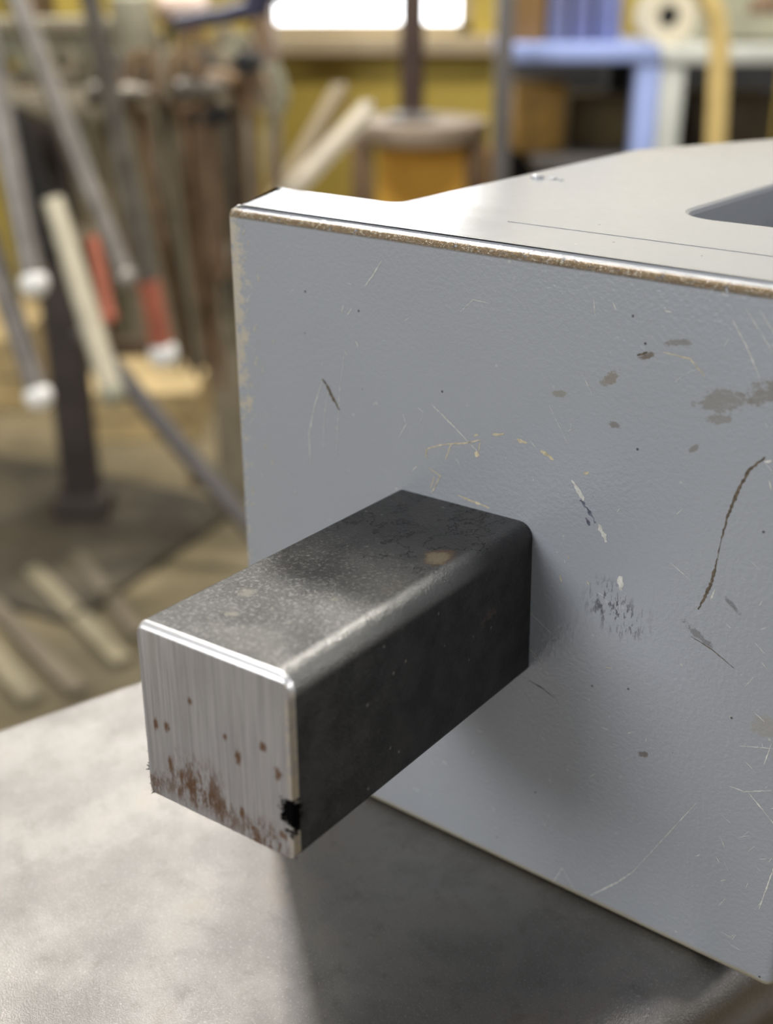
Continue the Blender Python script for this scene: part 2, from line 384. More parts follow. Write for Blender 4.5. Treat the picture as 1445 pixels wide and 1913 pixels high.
for y, sc in ((-.235, 1), (-.21, 1), (.0, 1), (.235, 1)):
    rings.append([bm.verts.new((p.x, y, p.y+.26)) for p in anvil_section(sc)])
for r0, r1 in zip(rings, rings[1:]):
    for k in range(len(r0)): bm.faces.new((r0[k], r0[(k+1) % len(r0)], r1[(k+1) % len(r0)], r1[k]))
bm.faces.new(rings[0]); bm.faces.new(rings[-1][::-1])
for v in bm.verts: v.co.z -= .26
body = build('anvil_body', bm, MAT['anvil'], anv, smooth=50); body.location = (0, 0, .26)
bm = bmesh.new()
tube(bm, [(0, .225, .205), (0, .30, .208), (0, .38, .218), (0, .45, .230), (0, .50, .240)], [.052, .049, .038, .022, .006], 28)
build('horn', bm, MAT['anvil'], anv, smooth=60)
st = empty('anvil_stump', B(AO.x, AO.y, FLOOR)); tag(st, 'thick round wooden stump that carries the anvil', 'stump')
build('trunk', lathe(bmesh.new(), [(.25, 0), (.245, .05), (.232, .30), (.235, .505), (.228, .52)], 40), MAT['stump'], st)
for z in (.10, .43):
    bm = bmesh.new()
    lathe(bm, [(.238, z), (.252, z), (.252, z+.035), (.238, z+.035)], 40)
    build('iron_hoop', bm, MAT['iron'], st)

# ------------------------------------------------------------------ painted block
blk = empty('tool_block', B(0, 0, 0), BROT)
tag(blk, 'tall grey painted steel tool block with scratched front face standing on the anvil', 'tool block')
outline = fillet([(-59.06, 0, .7), (46.9, 0, 1.6), (46.9, 150, 3), (-16, 150, 6), (-38.2, 104, 9), (-39.8, 20.3, 1.0), (-66.3, 20.3, .7)], 5)
outline = [p*MM for p in outline]
hole = [p*MM for p in fillet([(3.2, 36.4, 6.5), (33, 36.4, 9), (33, 98, 9), (5.6, 98, 9)], 8)]
bm = bmesh.new()
def ring(poly, z): return [bm.verts.new((p.x, p.y, z)) for p in poly]
def bridge(a, b):
    for k in range(len(a)): bm.faces.new((a[k], a[(k+1) % len(a)], b[(k+1) % len(a)], b[k]))
R1 = 1.25*MM; rs = []
rs.append(ring(inset(outline, R1), 0))
for k in range(1, 5):
    a = k/4*math.pi/2; rs.append(ring(inset(outline, R1*(1-math.sin(a))), R1*(1-math.cos(a))))
# the top edge: a soft roll, a shallow groove, then the flat top
prof = [(0, -1.55)] + [(1.25*(1-math.cos(k/4*math.pi/2)), -1.55+1.25*math.sin(k/4*math.pi/2)) for k in range(1, 5)]
prof += [(1.45, -.10), (1.60, -.08), (1.75, -.02), (1.95, -.0)]
for d, z in prof: rs.append(ring(inset(outline, d*MM), H+z*MM))
for a, b in zip(rs, rs[1:]): bridge(a, b)
bm.faces.new(rs[0][::-1])
ho = ring(inset(hole, -.9*MM), H)
edges = []
for rg in (rs[-1], ho):
    for k in range(len(rg)): edges.append(bm.edges.get((rg[k], rg[(k+1) % len(rg)])) or bm.edges.new((rg[k], rg[(k+1) % len(rg)])))
bmesh.ops.triangle_fill(bm, edges=edges, use_beauty=True)
h1 = ring(inset(hole, -.3*MM), H-.3*MM); h2 = ring(hole, H-.9*MM); h3 = ring(hole, .012)
bridge(ho, h1); bridge(h1, h2); bridge(h2, h3); bm.faces.new(h3)
build('block_body', bm, MAT['paint'], blk, smooth=25)
# score line and weld pip on the top
bm = bmesh.new()
box(bm, (.006, .0158, H+.00002), (.042, .00022, .00008)); build('score_line', bm, MAT['seam'], blk, smooth=0)
bm = bmesh.new(); rnd = random.Random(5)
for (x, y, r) in ((-.0335, .0560, .0011), (-.0305, .0566, .0007), (-.0287, .0560, .0005)):
    bmesh.ops.create_icosphere(bm, subdivisions=2, radius=r, matrix=Matrix.Translation((x, y, H)) @ Matrix.Diagonal((1.3, 1, .55, 1)))
build('paint_blister', bm, MAT['paint'], blk)
def ribbon(bm, pts, wid, rnd, y=-.00003, jag=.5, step=.35):
    """scratch on the face: pts in millimetres (x, z)"""
    P = []
    for a, b in zip(pts, pts[1:]):
        a = Vector(a); b = Vector(b); n = max(1, int((b-a).length/step))
        P += [a+(b-a)*k/n for k in range(n)]
    P.append(Vector(pts[-1])); prev = None; N = len(P)
    for i, p in enumerate(P):
        d = (P[min(i+1, N-1)]-P[max(i-1, 0)]).normalized(); nn = Vector((-d.y, d.x))
        t = i/max(1, N-1); ww = wid*(.35+.65*math.sin(math.pi*min(1, max(0, t*.9+.05))))*(1-jag+2*jag*rnd.random())/2
        o = nn*(rnd.random()-.5)*wid*jag*.7
        q = [bm.verts.new(((p+o+nn*s*ww).x*MM, y, (p+o+nn*s*ww).y*MM)) for s in (-1, 1)]
        if prev: bm.faces.new((prev[0], prev[1], q[1], q[0]))
        prev = q
rnd = random.Random(3)
pale = [([(-27.3, 101.4), (-29, 98.9), (-30.6, 97)], .16), ([(-39.7, 79.9), (-41.4, 75.6), (-42.9, 70), (-42.7, 64.4)], .16), ([(-38.1, 80.2), (-39.3, 74.6), (-39.9, 67.8)], .10),
        ([(-34.9, 85.5), (-36.1, 78.1), (-37, 67.5)], .10), ([(-17.7, 80.5), (-13.2, 77.6), (-8.9, 74.6)], .18), ([(-23.9, 73.8), (-22.4, 76.4)], .1),
        ([(7.2, 74.1), (9.4, 71.5)], .65), ([(12, 68.4), (13.5, 66)], .7), ([(34.7, 83.5), (35.6, 83.9)], .5), ([(30.3, 63.6), (29.9, 61.9)], .28),
        ([(1.6, 50.4), (6.6, 47.4)], .13), ([(1.8, 44), (4, 42.6)], .12), ([(2.2, 43.2), (4.2, 42.0)], .1), ([(15.8, 1.9), (20.2, 6.9), (22.7, 10.4)], .2), ([(22.7, 10.4), (31.6, 28.2)], .10),
        ([(8.9, 1.2), (10.3, 4.8), (13, 1.4)], .12), ([(-12.8, 95.8), (-10.6, 97.9), (-7.8, 97.8)], .10), ([(8.7, 100.9), (9.1, 98.7)], .14), ([(11.5, 100.9), (12.2, 99.9)], .12),
        ([(28.3, 101.1), (30.5, 98.1), (32.7, 94.3)], .16), ([(29.8, 102.8), (31.9, 100.4), (33.8, 98)], .13), ([(31.5, 103), (34.5, 99.5)], .12), ([(-54.7, 92.5), (-56.5, 89.8)], .14),
        ([(36, 33.2), (38.4, 33.3), (42.1, 35.2)], .17), ([(38.8, 33.5), (41, 31.7), (43.1, 29.9)], .16), ([(41.1, 42.8), (40.5, 38.9)], .15), ([(44.2, 22.7), (43, 14)], .2), ([(41.5, 42.1), (36.7, 40.5)], .12),
        ([(16.1, 61.3), (16.4, 59.0)], .8), ([(23.3, 65.8), (26.7, 63.9)], .08), ([(2.8, 84.6), (6.0, 79.8)], .08), ([(7.6, 90.5), (9.5, 87.5)], .08)]
bm = bmesh.new()
for pts, wd in pale: ribbon(bm, pts, wd, rnd)
for k in range(230):                                    # short random nicks all over the face
    x = rnd.uniform(-57, 45); z = rnd.uniform(6, 103)
    if -25 < x < 3 and 36 < z < 68: continue
    if rnd.random() < .45: x = rnd.uniform(36, 46); z = rnd.uniform(5, 100)
    a = rnd.choice((.9, 1.0, 2.3, -.3, 1.3))+rnd.uniform(-.4, .4); l = rnd.uniform(.25, 1.6)*(1.5 if x > 36 else 1)
    ribbon(bm, [(x, z), (x+l*math.cos(a), z+l*math.sin(a))], rnd.uniform(.05, .13), rnd)
tag(build('pale_scratches', bm, MAT['pale'], blk, smooth=0), kind='stuff')
bm = bmesh.new()
for pts, wd in [([(-18.7, 71.9), (-18.2, 73.1), (-15.2, 74.5), (-11.2, 75.6), (-8.6, 76.7)], .24), ([(-9.8, 77.1), (-9, 77.4)], .4), ([(-6.5, 78), (-4.5, 78.6)], .45), ([(-2.3, 78.3), (-.5, 78.0)], .6),
                ([(1.9, 77.5), (4.1, 76.5)], .6), ([(-18.5, 71.4), (-18.7, 73)], .25), ([(-14.9, 72.1), (-13.9, 74.9)], .25), ([(-9.4, 73.8), (-9.1, 74.8)], .8), ([(-8.9, 74.6), (-8.6, 76.5)], .18),
                ([(-18.1, 69.9), (-15.8, 69), (-17.4, 65.8)], .22), ([(-16.9, 68.7), (-17.6, 66.5)], .15), ([(19.4, 95.4), (23.2, 95.2), (25.5, 93.2)], .16), ([(-12.5, 66.6), (-6.5, 66.0)], .35),
                ([(9.0, 75.6), (9.9, 75.9)], .35), ([(15.0, 45.5), (16.0, 45.7)], .2), ([(7.5, 62.0), (7.7, 61.4)], .5), ([(6.4, 58.4), (6.6, 57.4)], .5), ([(11.0, 58.8), (11.2, 58.4)], .35)]:
    ribbon(bm, pts, wd, rnd)
for k in range(70):
    x = -59+abs(rnd.gauss(0, 3.2)); z = rnd.uniform(30, 104); a = rnd.uniform(.6, 2.2); l = rnd.uniform(.3, 1.6)
    ribbon(bm, [(x+.4, z), (x+.4+l*math.cos(a), z+l*math.sin(a))], rnd.uniform(.08, .25), rnd)
tag(build('tan_scratches', bm, MAT['tan'], blk, smooth=0), kind='stuff')
bm = bmesh.new()
for pts, wd in [([(-39.6, 80.3), (-38.5, 79.2), (-37.7, 77.7), (-36.1, 75.7)], .5), ([(34.7, 84.2), (32.9, 82), (31.7, 78.6), (30.8, 74.9), (30.3, 71.2)], .42), ([(30.3, 71.2), (30.1, 68.3)], .15),
                ([(30.1, 68.3), (29.7, 64.5), (28.3, 59.8)], .42), ([(1.8, 38.3), (4.3, 37.8), (6.8, 36.8)], .14), ([(27.7, 55.3), (31, 54.3), (34.4, 52.5)], .16), ([(15.7, 94.3), (17.2, 95.0)], .35)]:
    bm = bmesh.new(); ribbon(bm, pts, wd, rnd, jag=.45); build('dark_gouge', bm, MAT['dark'], blk, smooth=0)
bm = bmesh.new()
ribbon(bm, [(8.8, 71.4), (10.2, 70.2), (11.5, 68.5)], .5, rnd, jag=.9); ribbon(bm, [(9.8, 68.8), (10.6, 67.8)], .4, rnd, jag=.9)
build('violet_rub', bm, MAT['violet'], blk, smooth=0)

# ------------------------------------------------------------------ square bar
bar = empty('square_steel_bar', B(-.01117, 0, .05231), .02367)
bar.rotation_mode = 'XYZ'; bar.rotation_euler = (-.02877, -.02575, .02367+BROT)
tag(bar, 'dark square steel bar with bright sawn end sticking out of the grey block', 'steel bar')
LB = 57.46
def section(r_tr=2.3, r=1.1, top=0.0, sd=0.0, bot=0.0):
    a = 12.7; h = 12.79
    return fillet([(-a+sd, -h+bot, max(.3, r-sd)), (a-sd, -h+bot, max(.3, r-sd)), (a-sd, h-top, max(.5, r_tr-top)), (-a+sd, h-top, max(.3, r-sd))], 6)
def loft(bm, secs):
    rg = [[bm.verts.new((p.x*MM, y*MM, p.y*MM)) for p in s] for s, y in secs]
    for a, b in zip(rg, rg[1:]):
        for k in range(len(a)): bm.faces.new((a[k], a[(k+1) % len(a)], b[(k+1) % len(a)], b[k]))
    bm.faces.new(rg[0]); bm.faces.new(rg[-1][::-1]); return bm
L1 = LB-1.1
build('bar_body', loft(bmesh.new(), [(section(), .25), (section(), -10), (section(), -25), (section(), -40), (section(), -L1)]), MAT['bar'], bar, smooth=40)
bm = loft(bmesh.new(), [(section(), -L1), (section(top=.08, sd=.02, r_tr=2.2), -L1-.30), (section(top=.24, sd=.06, bot=.02, r_tr=2.0), -L1-.62), (section(top=.50, sd=.12, bot=.04, r_tr=1.8), -L1-.88), (section(top=.85, sd=.22, bot=.08, r_tr=1.5), -LB)])
build('sawn_end', bm, MAT['cut'], bar, smooth=40)
bm = bmesh.new(); rnd = random.Random(11)                # ragged burr along the left and bottom of the sawn end
def spike(x, z, dx, dz, r):
    tube(bm, [(x*MM, -(LB-.5)*MM, z*MM), ((x+dx*.5+rnd.uniform(-.1, .1))*MM, -(LB-.6)*MM, (z+dz*.5)*MM), ((x+dx)*MM, -(LB-.4+rnd.uniform(-.2, .3))*MM, (z+dz)*MM)], [r*MM, r*.8*MM, r*.25*MM], 5)
for k in range(46):
    z = rnd.uniform(-12.5, 6); s = .12+.30*max(0, -z/13)
    spike(-12.6, z, -rnd.uniform(.05, 1)*s, rnd.uniform(-.15, .15), rnd.uniform(.08, .18))
for k in range(58):
    x = rnd.uniform(-12.5, 12.5); spike(x, -12.6, rnd.uniform(-.15, .15), -rnd.uniform(.05, .38), rnd.uniform(.08, .2))
for k in range(7): spike(-12.4+rnd.uniform(-.1, .3), -12.5, -rnd.uniform(.1, .9), -rnd.uniform(.3, 1.1), .10)
for k in range(6): spike(-12.6, -9.3+rnd.uniform(-.5, .5), -rnd.uniform(.4, .9), rnd.uniform(-.4, .3), .16)
tag(build('saw_burr', bm, MAT['black'], bar), kind='stuff')

# ------------------------------------------------------------------ the workshop behind (room frame: x across, y away, z up)
def spot(px, py, f):
    """room x and z of the point seen at height/offset (px, py) of the frame at distance f"""
    a = (px-722.5)/FPX; b = -(py-956.5)/FPX
    hc = math.cos(PITCH)+b*math.sin(PITCH); vc = -math.sin(PITCH)+b*math.cos(PITCH)
    return f*a/hc, CAM.z+f*vc/hc
def thing(name, x, f, z, label, cat, group=None):
    return tag(empty(name, W(x, f, z), 0), label, cat, group)
def P(px, py, f):
    x, z = spot(px, py, f); return Vector((x, f, z))
def local(t, x, f, z):                                   # room point -> coordinates of thing placed at (x, f, z)
    return Vector((t.x-x, t.y-f, t.z-z))
MAT_LIST = MAT

# workbench under the window, steel column on it
f = 2.75
x0, zt = spot(655, 232, f); x1, _ = spot(915, 232, f); cx = (x0+x1)/2
t = thing('work_stand', cx, f+.10, FLOOR, 'stand with grey-tan top and orange-yellow front board, under the window', 'work stand')
hw = (x1-x0)/2; th = zt-FLOOR
bm = bmesh.new(); lathe(bm, [(hw*1.0, th-.045), (hw*1.02, th-.035), (hw*1.02, th-.006), (hw, th)], 36); build('stand_top', bm, MAT['benchtop'], t)
build('front_board', box(bmesh.new(), (.036, -.06, (th-.05)/2), (hw*1.70, .02, th-.06)), MAT['ochre'], t, smooth=0, bevel=.003)
for sx in (-1, 1):
    for sy in (-1, 1): build('leg', box(bmesh.new(), (sx*hw*.84, sy*hw*.40, (th-.045)/2), (.05, .05, th-.046)), MAT['brownwood'], t, smooth=0, bevel=.004)
x, z = spot(770, 215, f+.05)
t = thing('steel_column', x, f+.08, zt, 'dark slim steel column standing on the round stand before the window', 'column')
build('column_base', lathe(bmesh.new(), [(.055, 0), (.055, .012), (.03, .02)], 24), MAT['greypost'], t)
build('shaft', lathe(bmesh.new(), [(.027, .015), (.027, .9)], 20), plain('dark_brown_steel', (.065, .042, .035), .5, .2, .2, 10), t)
build('column_head', box(bmesh.new(), (0, -.05, .92), (.10, .24, .09)), MAT['greypost'], t, bevel=.008)
# two flat bars leaning
for (a, b, ff, wdt, mt, lb) in (((530, 372), (692, 200), 2.0, .034, 'flat_light', 'pale flat steel bar leaning up to the right, nearer of two'),
                               ((545, 330), (640, 165), 2.5, .045, 'flat_dark', 'dull flat steel bar leaning behind the pale one')):
    A = P(*a, ff); B = P(*b, ff+.1); d = (B-A)
    A2 = A - d*((A.z-FLOOR)/d.z) if False else A - d*.9
    t = thing('flat_bar', A2.x, A2.y, A2.z, lb, 'steel bar')
    bm = bmesh.new(); tube(bm, [(0, 0, 0), (B-A2)*.5, (B-A2)], wdt*.5, 4, flat=.35)
    build('bar_stock', bm, plain(mt, (.52, .46, .36) if mt == 'flat_light' else (.17, .12, .05), .5, .0, .1, 10), t, smooth=0, bevel=.001)
    build('end_tip', lathe(bmesh.new(), [(.006, 0), (.008, .004), (.003, .010)], 10, (B-A2)), MAT['lightiron'], t)

# grey shelving upright
f = 2.35; x, zb = spot(933, 330, f)
t = thing('shelf_upright', x, f, FLOOR, 'grey steel upright at the left end of the shelves', 'upright')
build('post', box(bmesh.new(), (0, 0, .75), (.032, .032, 1.5)), MAT['greypost'], t, bevel=.002)
build('foot_plate', box(bmesh.new(), (0, 0, .004), (.07, .07, .008)), MAT['greypost'], t, bevel=.002)
bm = bmesh.new()
for k in range(12): lathe(bm, [(.005, 0), (.006, .002), (.004, .004)], 8, (0, 0, 0))
bm.free()
# two enamelled tables
def table(px0, px1, pyt, pyb, f, depth, mat, label, legs_px):
    xa, za = spot(px0, pyt, f); xb, _ = spot(px1, pyt, f); _, zb = spot(px0, pyb, f)
    cx = (xa+xb)/2
    t = thing('side_table', cx, f, FLOOR, label, 'table')
    th = zb-za; top = za-FLOOR
    build('tabletop', box(bmesh.new(), (0, depth/2, top-(za-zb)/2), (xb-xa, depth, za-zb)), mat, t, bevel=.005)
    for lx in legs_px:
        l, _ = spot(lx, pyb, f)
        for dy in (.03, depth-.03):
            build('leg', box(bmesh.new(), (l-cx, dy, (zb-FLOOR)/2), (.046, .046, zb-FLOOR-.001)), mat if dy < .1 else MAT['black'], t, bevel=.004)  # rear legs black: the shade under the table put into their colour
    return t, top+FLOOR, cx
f = 2.45
t1, ztop1, cx1 = table(951, 1236, 84, 118, f, .38, MAT['bluegrey'], 'pale blue table, its blue put in for bluish light, beside the grey upright', (1216,))
t2, ztop2, cx2 = table(1240, 1640, 88, 122, f+.0, .38, MAT['white'], 'off-white table at the right, its leg against the pale blue one', (1262, 1600))
# lower shelf with boxes in the dark
xa, za = spot(955, 268, f+.1); xb, _ = spot(1460, 268, f)
t = thing('low_bench', (xa+xb)/2+.02, f+.30, FLOOR, 'low dark bench standing under the two tables', 'bench')
hgt = za-FLOOR-.02; wd = xb-xa
build('bench_top', box(bmesh.new(), (0, 0, hgt-.015), (wd-.05, .50, .03)), MAT['greypost'], t, bevel=.003)
for sx in (-1, 1): build('leg', box(bmesh.new(), (sx*(wd/2-.1), 0, (hgt-.03)/2), (.04, .4, hgt-.031)), MAT['black'], t, bevel=.003)
build('back_panel', box(bmesh.new(), (wd*.125, .265, (ztop1-FLOOR-.05)/2), (wd*1.25, .02, ztop1-FLOOR-.05)), MAT['black'], t, bevel=.002)  # black panel added to make the dark region under the tables
def cbox(name, px0, px1, py0, py1, f, d, mat, label, cat, lidm=None):
    xa, za = spot(px0, py0, f); xb, zb = spot(px1, py1, f)
    t = thing(name, (xa+xb)/2, f+d/2, zb, label, cat)
    build('carton', box(bmesh.new(), (0, 0, (za-zb)/2), (xb-xa, d, za-zb)), mat, t, bevel=.003)
    build('flap', box(bmesh.new(), (0, 0, (za-zb)+.003), ((xb-xa)*.98, d*.48, .004)), lidm or mat, t, bevel=.001)
    return t
_, zz = spot(1000, 262, f+.15)
def onbench(px0, px1, h, f, d, mat, label):
    xa, _ = spot(px0, 240, f); xb, _ = spot(px1, 240, f); z0 = FLOOR+hgt
    t = thing('storage_box', (xa+xb)/2, f+d/2, z0, label, 'box')
    build('carton', box(bmesh.new(), (0, 0, h/2), (xb-xa, d, h)), mat, t, bevel=.003)
    build('lid', box(bmesh.new(), (0, 0, h+.004), ((xb-xa)+.006, d+.006, .007)), mat, t, bevel=.002)
onbench(962, 1056, .125, f+.12, .16, plain('orange_box', (.30, .17, .035), .7, 0, .3, 12), 'orange-brown box on the low bench by the grey upright')
onbench(1066, 1188, .095, f+.20, .14, plain('olive_box', (.10, .07, .025), .7, 0, .3, 12), 'dark olive box on the low bench under the pale blue table')
onbench(1292, 1445, .10, f+.16, .14, plain('brown_box', (.055, .038, .018), .7, 0, .3, 12), 'dark brown box on the low bench under the off-white table')
# things on the pale blue table
for k, (pa, pb, c, lb) in enumerate(((957, 1018, (.22, .12, .035), 'brown carton on the pale blue table, next to the grey upright'), (1024, 1062, (.16, .17, .27), 'blue binder, leftmost of three on the pale blue table'),
                                  (1068, 1106, (.15, .16, .29), 'blue binder, middle one of three on the pale blue table'), (1114, 1160, (.16, .18, .34), 'blue binder, rightmost of three on the pale blue table'))):
    xa, _ = spot(pa, 60, f+.1); xb, _ = spot(pb, 60, f+.1)
    t = thing('carton' if k == 0 else 'binder', (xa+xb)/2, f+.2, ztop1, lb, 'box' if k == 0 else 'binder', None if k == 0 else 'blue binders on the pale blue table')
    mt = plain('tone_%d' % k, c, .55, 0, .1, 8)
    build('case', box(bmesh.new(), (0, 0, .13), (xb-xa, .2, .26)), mt, t, bevel=.004)
    build('spine_label', box(bmesh.new(), (0, -.1015, .15), ((xb-xa)*.6, .002, .06)), MAT['white'] if k else MAT['wood'], t, smooth=0)
# white reel with a dark hub
xa, za = spot(1245, 30, f+.06)
t = thing('cable_reel', xa, f+.07, za, 'off-white reel with a dark centre standing on the off-white table', 'reel')
rr = za-ztop2
def disc(r0, r1, y0, y1, n=36):
    bm = bmesh.new(); rg = []
    for r, y in ((r0, y0), (r1, y0), (r1, y1), (r0, y1)): rg.append([bm.verts.new((r*math.cos(k*2*math.pi/n), y, r*math.sin(k*2*math.pi/n))) for k in range(n)])
    for a, b in zip(rg, rg[1:]+rg[:1]):
        for k in range(n): bm.faces.new((a[k], a[(k+1) % n], b[(k+1) % n], b[k]))
    return bm
build('flange', disc(.020, rr, -.035, -.027), MAT['cream'], t); build('flange', disc(.020, rr, .027, .035), MAT['cream'], t)
build('winding', disc(.019, rr*.85, -.027, .027), MAT['white'], t); build('hub', disc(.004, .0195, -.030, .030), MAT['black'], t)
xa, _ = spot(1405, 60, f+.15)
t = thing('parts_tray', xa, f+.19, ztop2, 'olive-grey tray of odds on the off-white table behind the cord', 'tray')
bm = box(bmesh.new(), (0, 0, .006), (.19, .22, .012))
for c, s in (((0, .105, .06), (.19, .01, .12)), ((0, -.105, .03), (.19, .01, .05)), ((-.09, 0, .045), (.01, .2, .08)), ((.09, 0, .045), (.01, .2, .08))): box(bm, c, s)
build('tray_shell', bm, MAT['board'], t, smooth=0)
build('oil_can', lathe(bmesh.new(), [(.03, 0), (.03, .06), (.006, .09), (.004, .13)], 16, (.03, 0, .012)), MAT['brownwood'], t)
# yellow cord hanging down in front of the tables
pts = [P(1300, -60, 2.2), P(1322, -5, 2.2), P(1338, 30, 2.2), P(1345, 80, 2.2), P(1343, 160, 2.2), P(1338, 265, 2.2), P(1336, 420, 2.2)]
o = thing('power_cable', pts[-1].x, pts[-1].y, pts[-1].z, 'thick yellow cord hanging in front of the off-white table', 'cable')
bm = bmesh.new(); tube(bm, [p-pts[-1] for p in pts], .0185, 12, flat=.6); build('cord_run', bm, MAT['cord'], o)
bm = bmesh.new(); tube(bm, [Vector((0, 0, -.09)), Vector((0, 0, -.02)), Vector((0, 0, .0))], [.020, .026, .024], 12); build('plug', bm, MAT['black'], o)

# ---------------- tong rack on the left
rf = 1.95
xa, zr = spot(180, 205, rf); xb, _ = spot(520, 205, rf)
t = thing('tong_rack', 0, rf, FLOOR, 'standing steel rack crowded with hanging tongs, left of the block', 'rack')
zl = zr-FLOOR
bm = bmesh.new(); A, _ = spot(-120, 200, rf); B, _ = spot(530, 200, rf)
box(bm, ((A+B)/2, .035, zl), (B-A, .012, .034)); build('rail', bm, MAT['post'], t, bevel=.002)
bm = bmesh.new(); box(bm, ((A+B)/2, .09, zl+.01), (B-A, .012, .03)); build('rail', bm, MAT['post'], t, bevel=.002)
l0, _ = spot(398, 300, rf+.12)
build('post', box(bmesh.new(), (l0, .16, (zl+.0)/2), (.056, .03, zl)), MAT['post'], t, bevel=.003)
l1, _ = spot(60, 300, rf+.12)
build('post', box(bmesh.new(), (l1, .16, (zl+.0)/2), (.05, .03, zl)), MAT['iron'], t, bevel=.003)
zc = spot(400, 660, rf+.12)[1]-FLOOR
build('cross_bar', box(bmesh.new(), ((l0+l1)/2, .16, zc), (l0-l1, .02, .03)), MAT['brownwood'], t, bevel=.003)
A_ = P(215, 690, 1.8)-Vector((0, rf, FLOOR)); B_ = P(465, 985, 1.8)-Vector((0, rf, FLOOR))
build('brace', tube(bmesh.new(), [A_+(A_-B_)*.25, A_, B_, B_+(B_-A_)*.15], .017, 4), MAT['greypost'], t, smooth=0)
for (c_, s_, nm) in (((-.62, -.55, .95), (.95, .03, .03), 'front_rail'), ((-.62, -.20, .95), (.95, .03, .03), 'front_rail'), ((-1.06, -.19, .95), (.03, .75, .03), 'side_arm'), ((-1.06, .16, .475), (.05, .03, .95), 'post')):
    build(nm, box(bmesh.new(), c_, s_), MAT['post'], t, bevel=.002)
# shelf board above, with clutter
xa, z0 = spot(-80, 118, rf+.05); xb, _ = spot(275, 118, rf+.05); _, z1 = spot(0, 34, rf+.05)
t = thing('backboard', (xa+xb)/2, rf+.14, z0, 'grey-green board mounted above the tong rack at the left', 'board')
build('panel', box(bmesh.new(), (0, 0, (z1-z0)/2), (xb-xa, .02, z1-z0)), MAT['board'], t, bevel=.003)
build('batten', box(bmesh.new(), (0, -.016, (z1-z0)*.8), (xb-xa, .012, .02)), MAT['post'], t, bevel=.002)

TG = 'tongs hanging on the rack'
def tongs(px, pyt, dx, length, f, mats, label, jaw=.07, rr=.0065, spread=.012):
    """tongs hang by the boss: jaws up, two reins down; dx = lean in metres per metre"""
    x, z = spot(px, pyt, f)
    t = thing('tongs', x, f, z, label, 'tongs', None)
    for s, mt in ((-1, mats[0]), (1, mats[1])):
        pts = [(s*.006, 0, 0), (s*spread*.8+dx*length*.2, s*.004-.01, -length*.2), (s*spread+dx*length*.6, s*.004-.015, -length*.6), (s*spread*.8+dx*length, -.02, -length)]
        build('rein', tube(bmesh.new(), pts, [rr*1.25, rr, rr*.9, rr*.8], 10), mt, t)
        jp = [(s*.004, 0, 0), (s*.020, 0, jaw*.35), (s*.012, 0, jaw*.8), (s*.005, 0, jaw*1.05)]
        build('jaw', tube(bmesh.new(), jp, [rr*1.7, rr*1.5, rr*1.5, rr], 8, flat=.7), mats[0], t)
    bm = bmesh.new(); tube(bm, [(0, -.016, 0), (0, .014, 0)], rr*1.5, 12); build('rivet', bm, mats[1], t)
    return t
I, Rr_, Lt, Bk, Br = MAT['iron'], MAT['rusty'], MAT['lightiron'], MAT['black'], MAT['brownwood']
post = MAT['post']
names = ['dark', 'brown', 'grey', 'rust-brown']
spec = [(215, 190, .16, .40, 1.90, (I, post), 'leftmost straight pair of dark tongs, right of the bright leaning rods'),
        (245, 195, .14, .42, 1.94, (post, Br), 'brown tongs hanging second from the left in the close row'),
        (272, 190, .12, .40, 1.90, (Rr_, post), 'rust-tinged tongs in the row, above the red-banded rod'),
        (300, 195, .10, .43, 1.93, (I, I), 'dark iron tongs in the middle of the row'),
        (326, 190, .07, .41, 1.90, (post, Rr_), 'tongs with one rusty rein near the rack post'),
        (350, 192, .05, .44, 1.88, (Rr_, Rr_), 'orange-rusted tongs just left of the rack post'),
        (380, 188, .03, .33, 1.90, (I, Bk), 'blackened tongs hanging in front of the rack post'),
        (412, 200, .01, .30, 1.92, (post, I), 'grey-brown tongs at the right edge of the rack post'),
        (446, 210, -.02, .24, 1.94, (Rr_, post), 'short tongs with rusty jaws near the right end of the rail'),
        (478, 212, -.03, .20, 1.95, (post, MAT['yellow']), 'short yellowish tongs, second from the right end of the rail'),
        (508, 212, -.03, .18, 1.96, (MAT['board'], post), 'short grey-green tongs at the right end of the rail')]
for s in spec: tongs(*s)
B2 = MAT['board']
back = [(120, 150, .10, .42, 2.08, (post, I), 'grey-brown tongs in the back row, leftmost, behind the slanting grey rod'),
        (160, 140, .10, .44, 2.10, (B2, post), 'grey-green tongs in the back row left of the iron cross-peen hammer'),
        (198, 150, .10, .42, 2.08, (post, B2), 'olive tongs in the back row directly under the cream canister'),
        (240, 138, .08, .45, 2.10, (B2, I), 'grey-green tongs in the back row right of the iron cross-peen hammer'),
        (286, 142, .06, .43, 2.08, (post, post), 'plain brown tongs in the back row below the paper roll'),
        (330, 136, .04, .45, 2.10, (B2, Rr_), 'grey-green tongs with a rusty rein in the back row'),
        (366, 140, .03, .44, 2.08, (Rr_, B2), 'rusty tongs in the back row below the navy bracket'),
        (425, 140, .0, .30, 2.10, (post, B2), 'pale brown tongs in the back row right of the rack post'),
        (455, 150, -.02, .28, 2.08, (B2, B2), 'all grey-green tongs in the back row under the window corner'),
        (30, 150, .16, .40, 2.10, (I, post), 'far-left tongs of the back row behind the black bar'),
        (75, 145, .14, .42, 2.08, (B2, I), 'tongs of the back row between black bar and slanting grey rod')]
for s in back: tongs(*s)
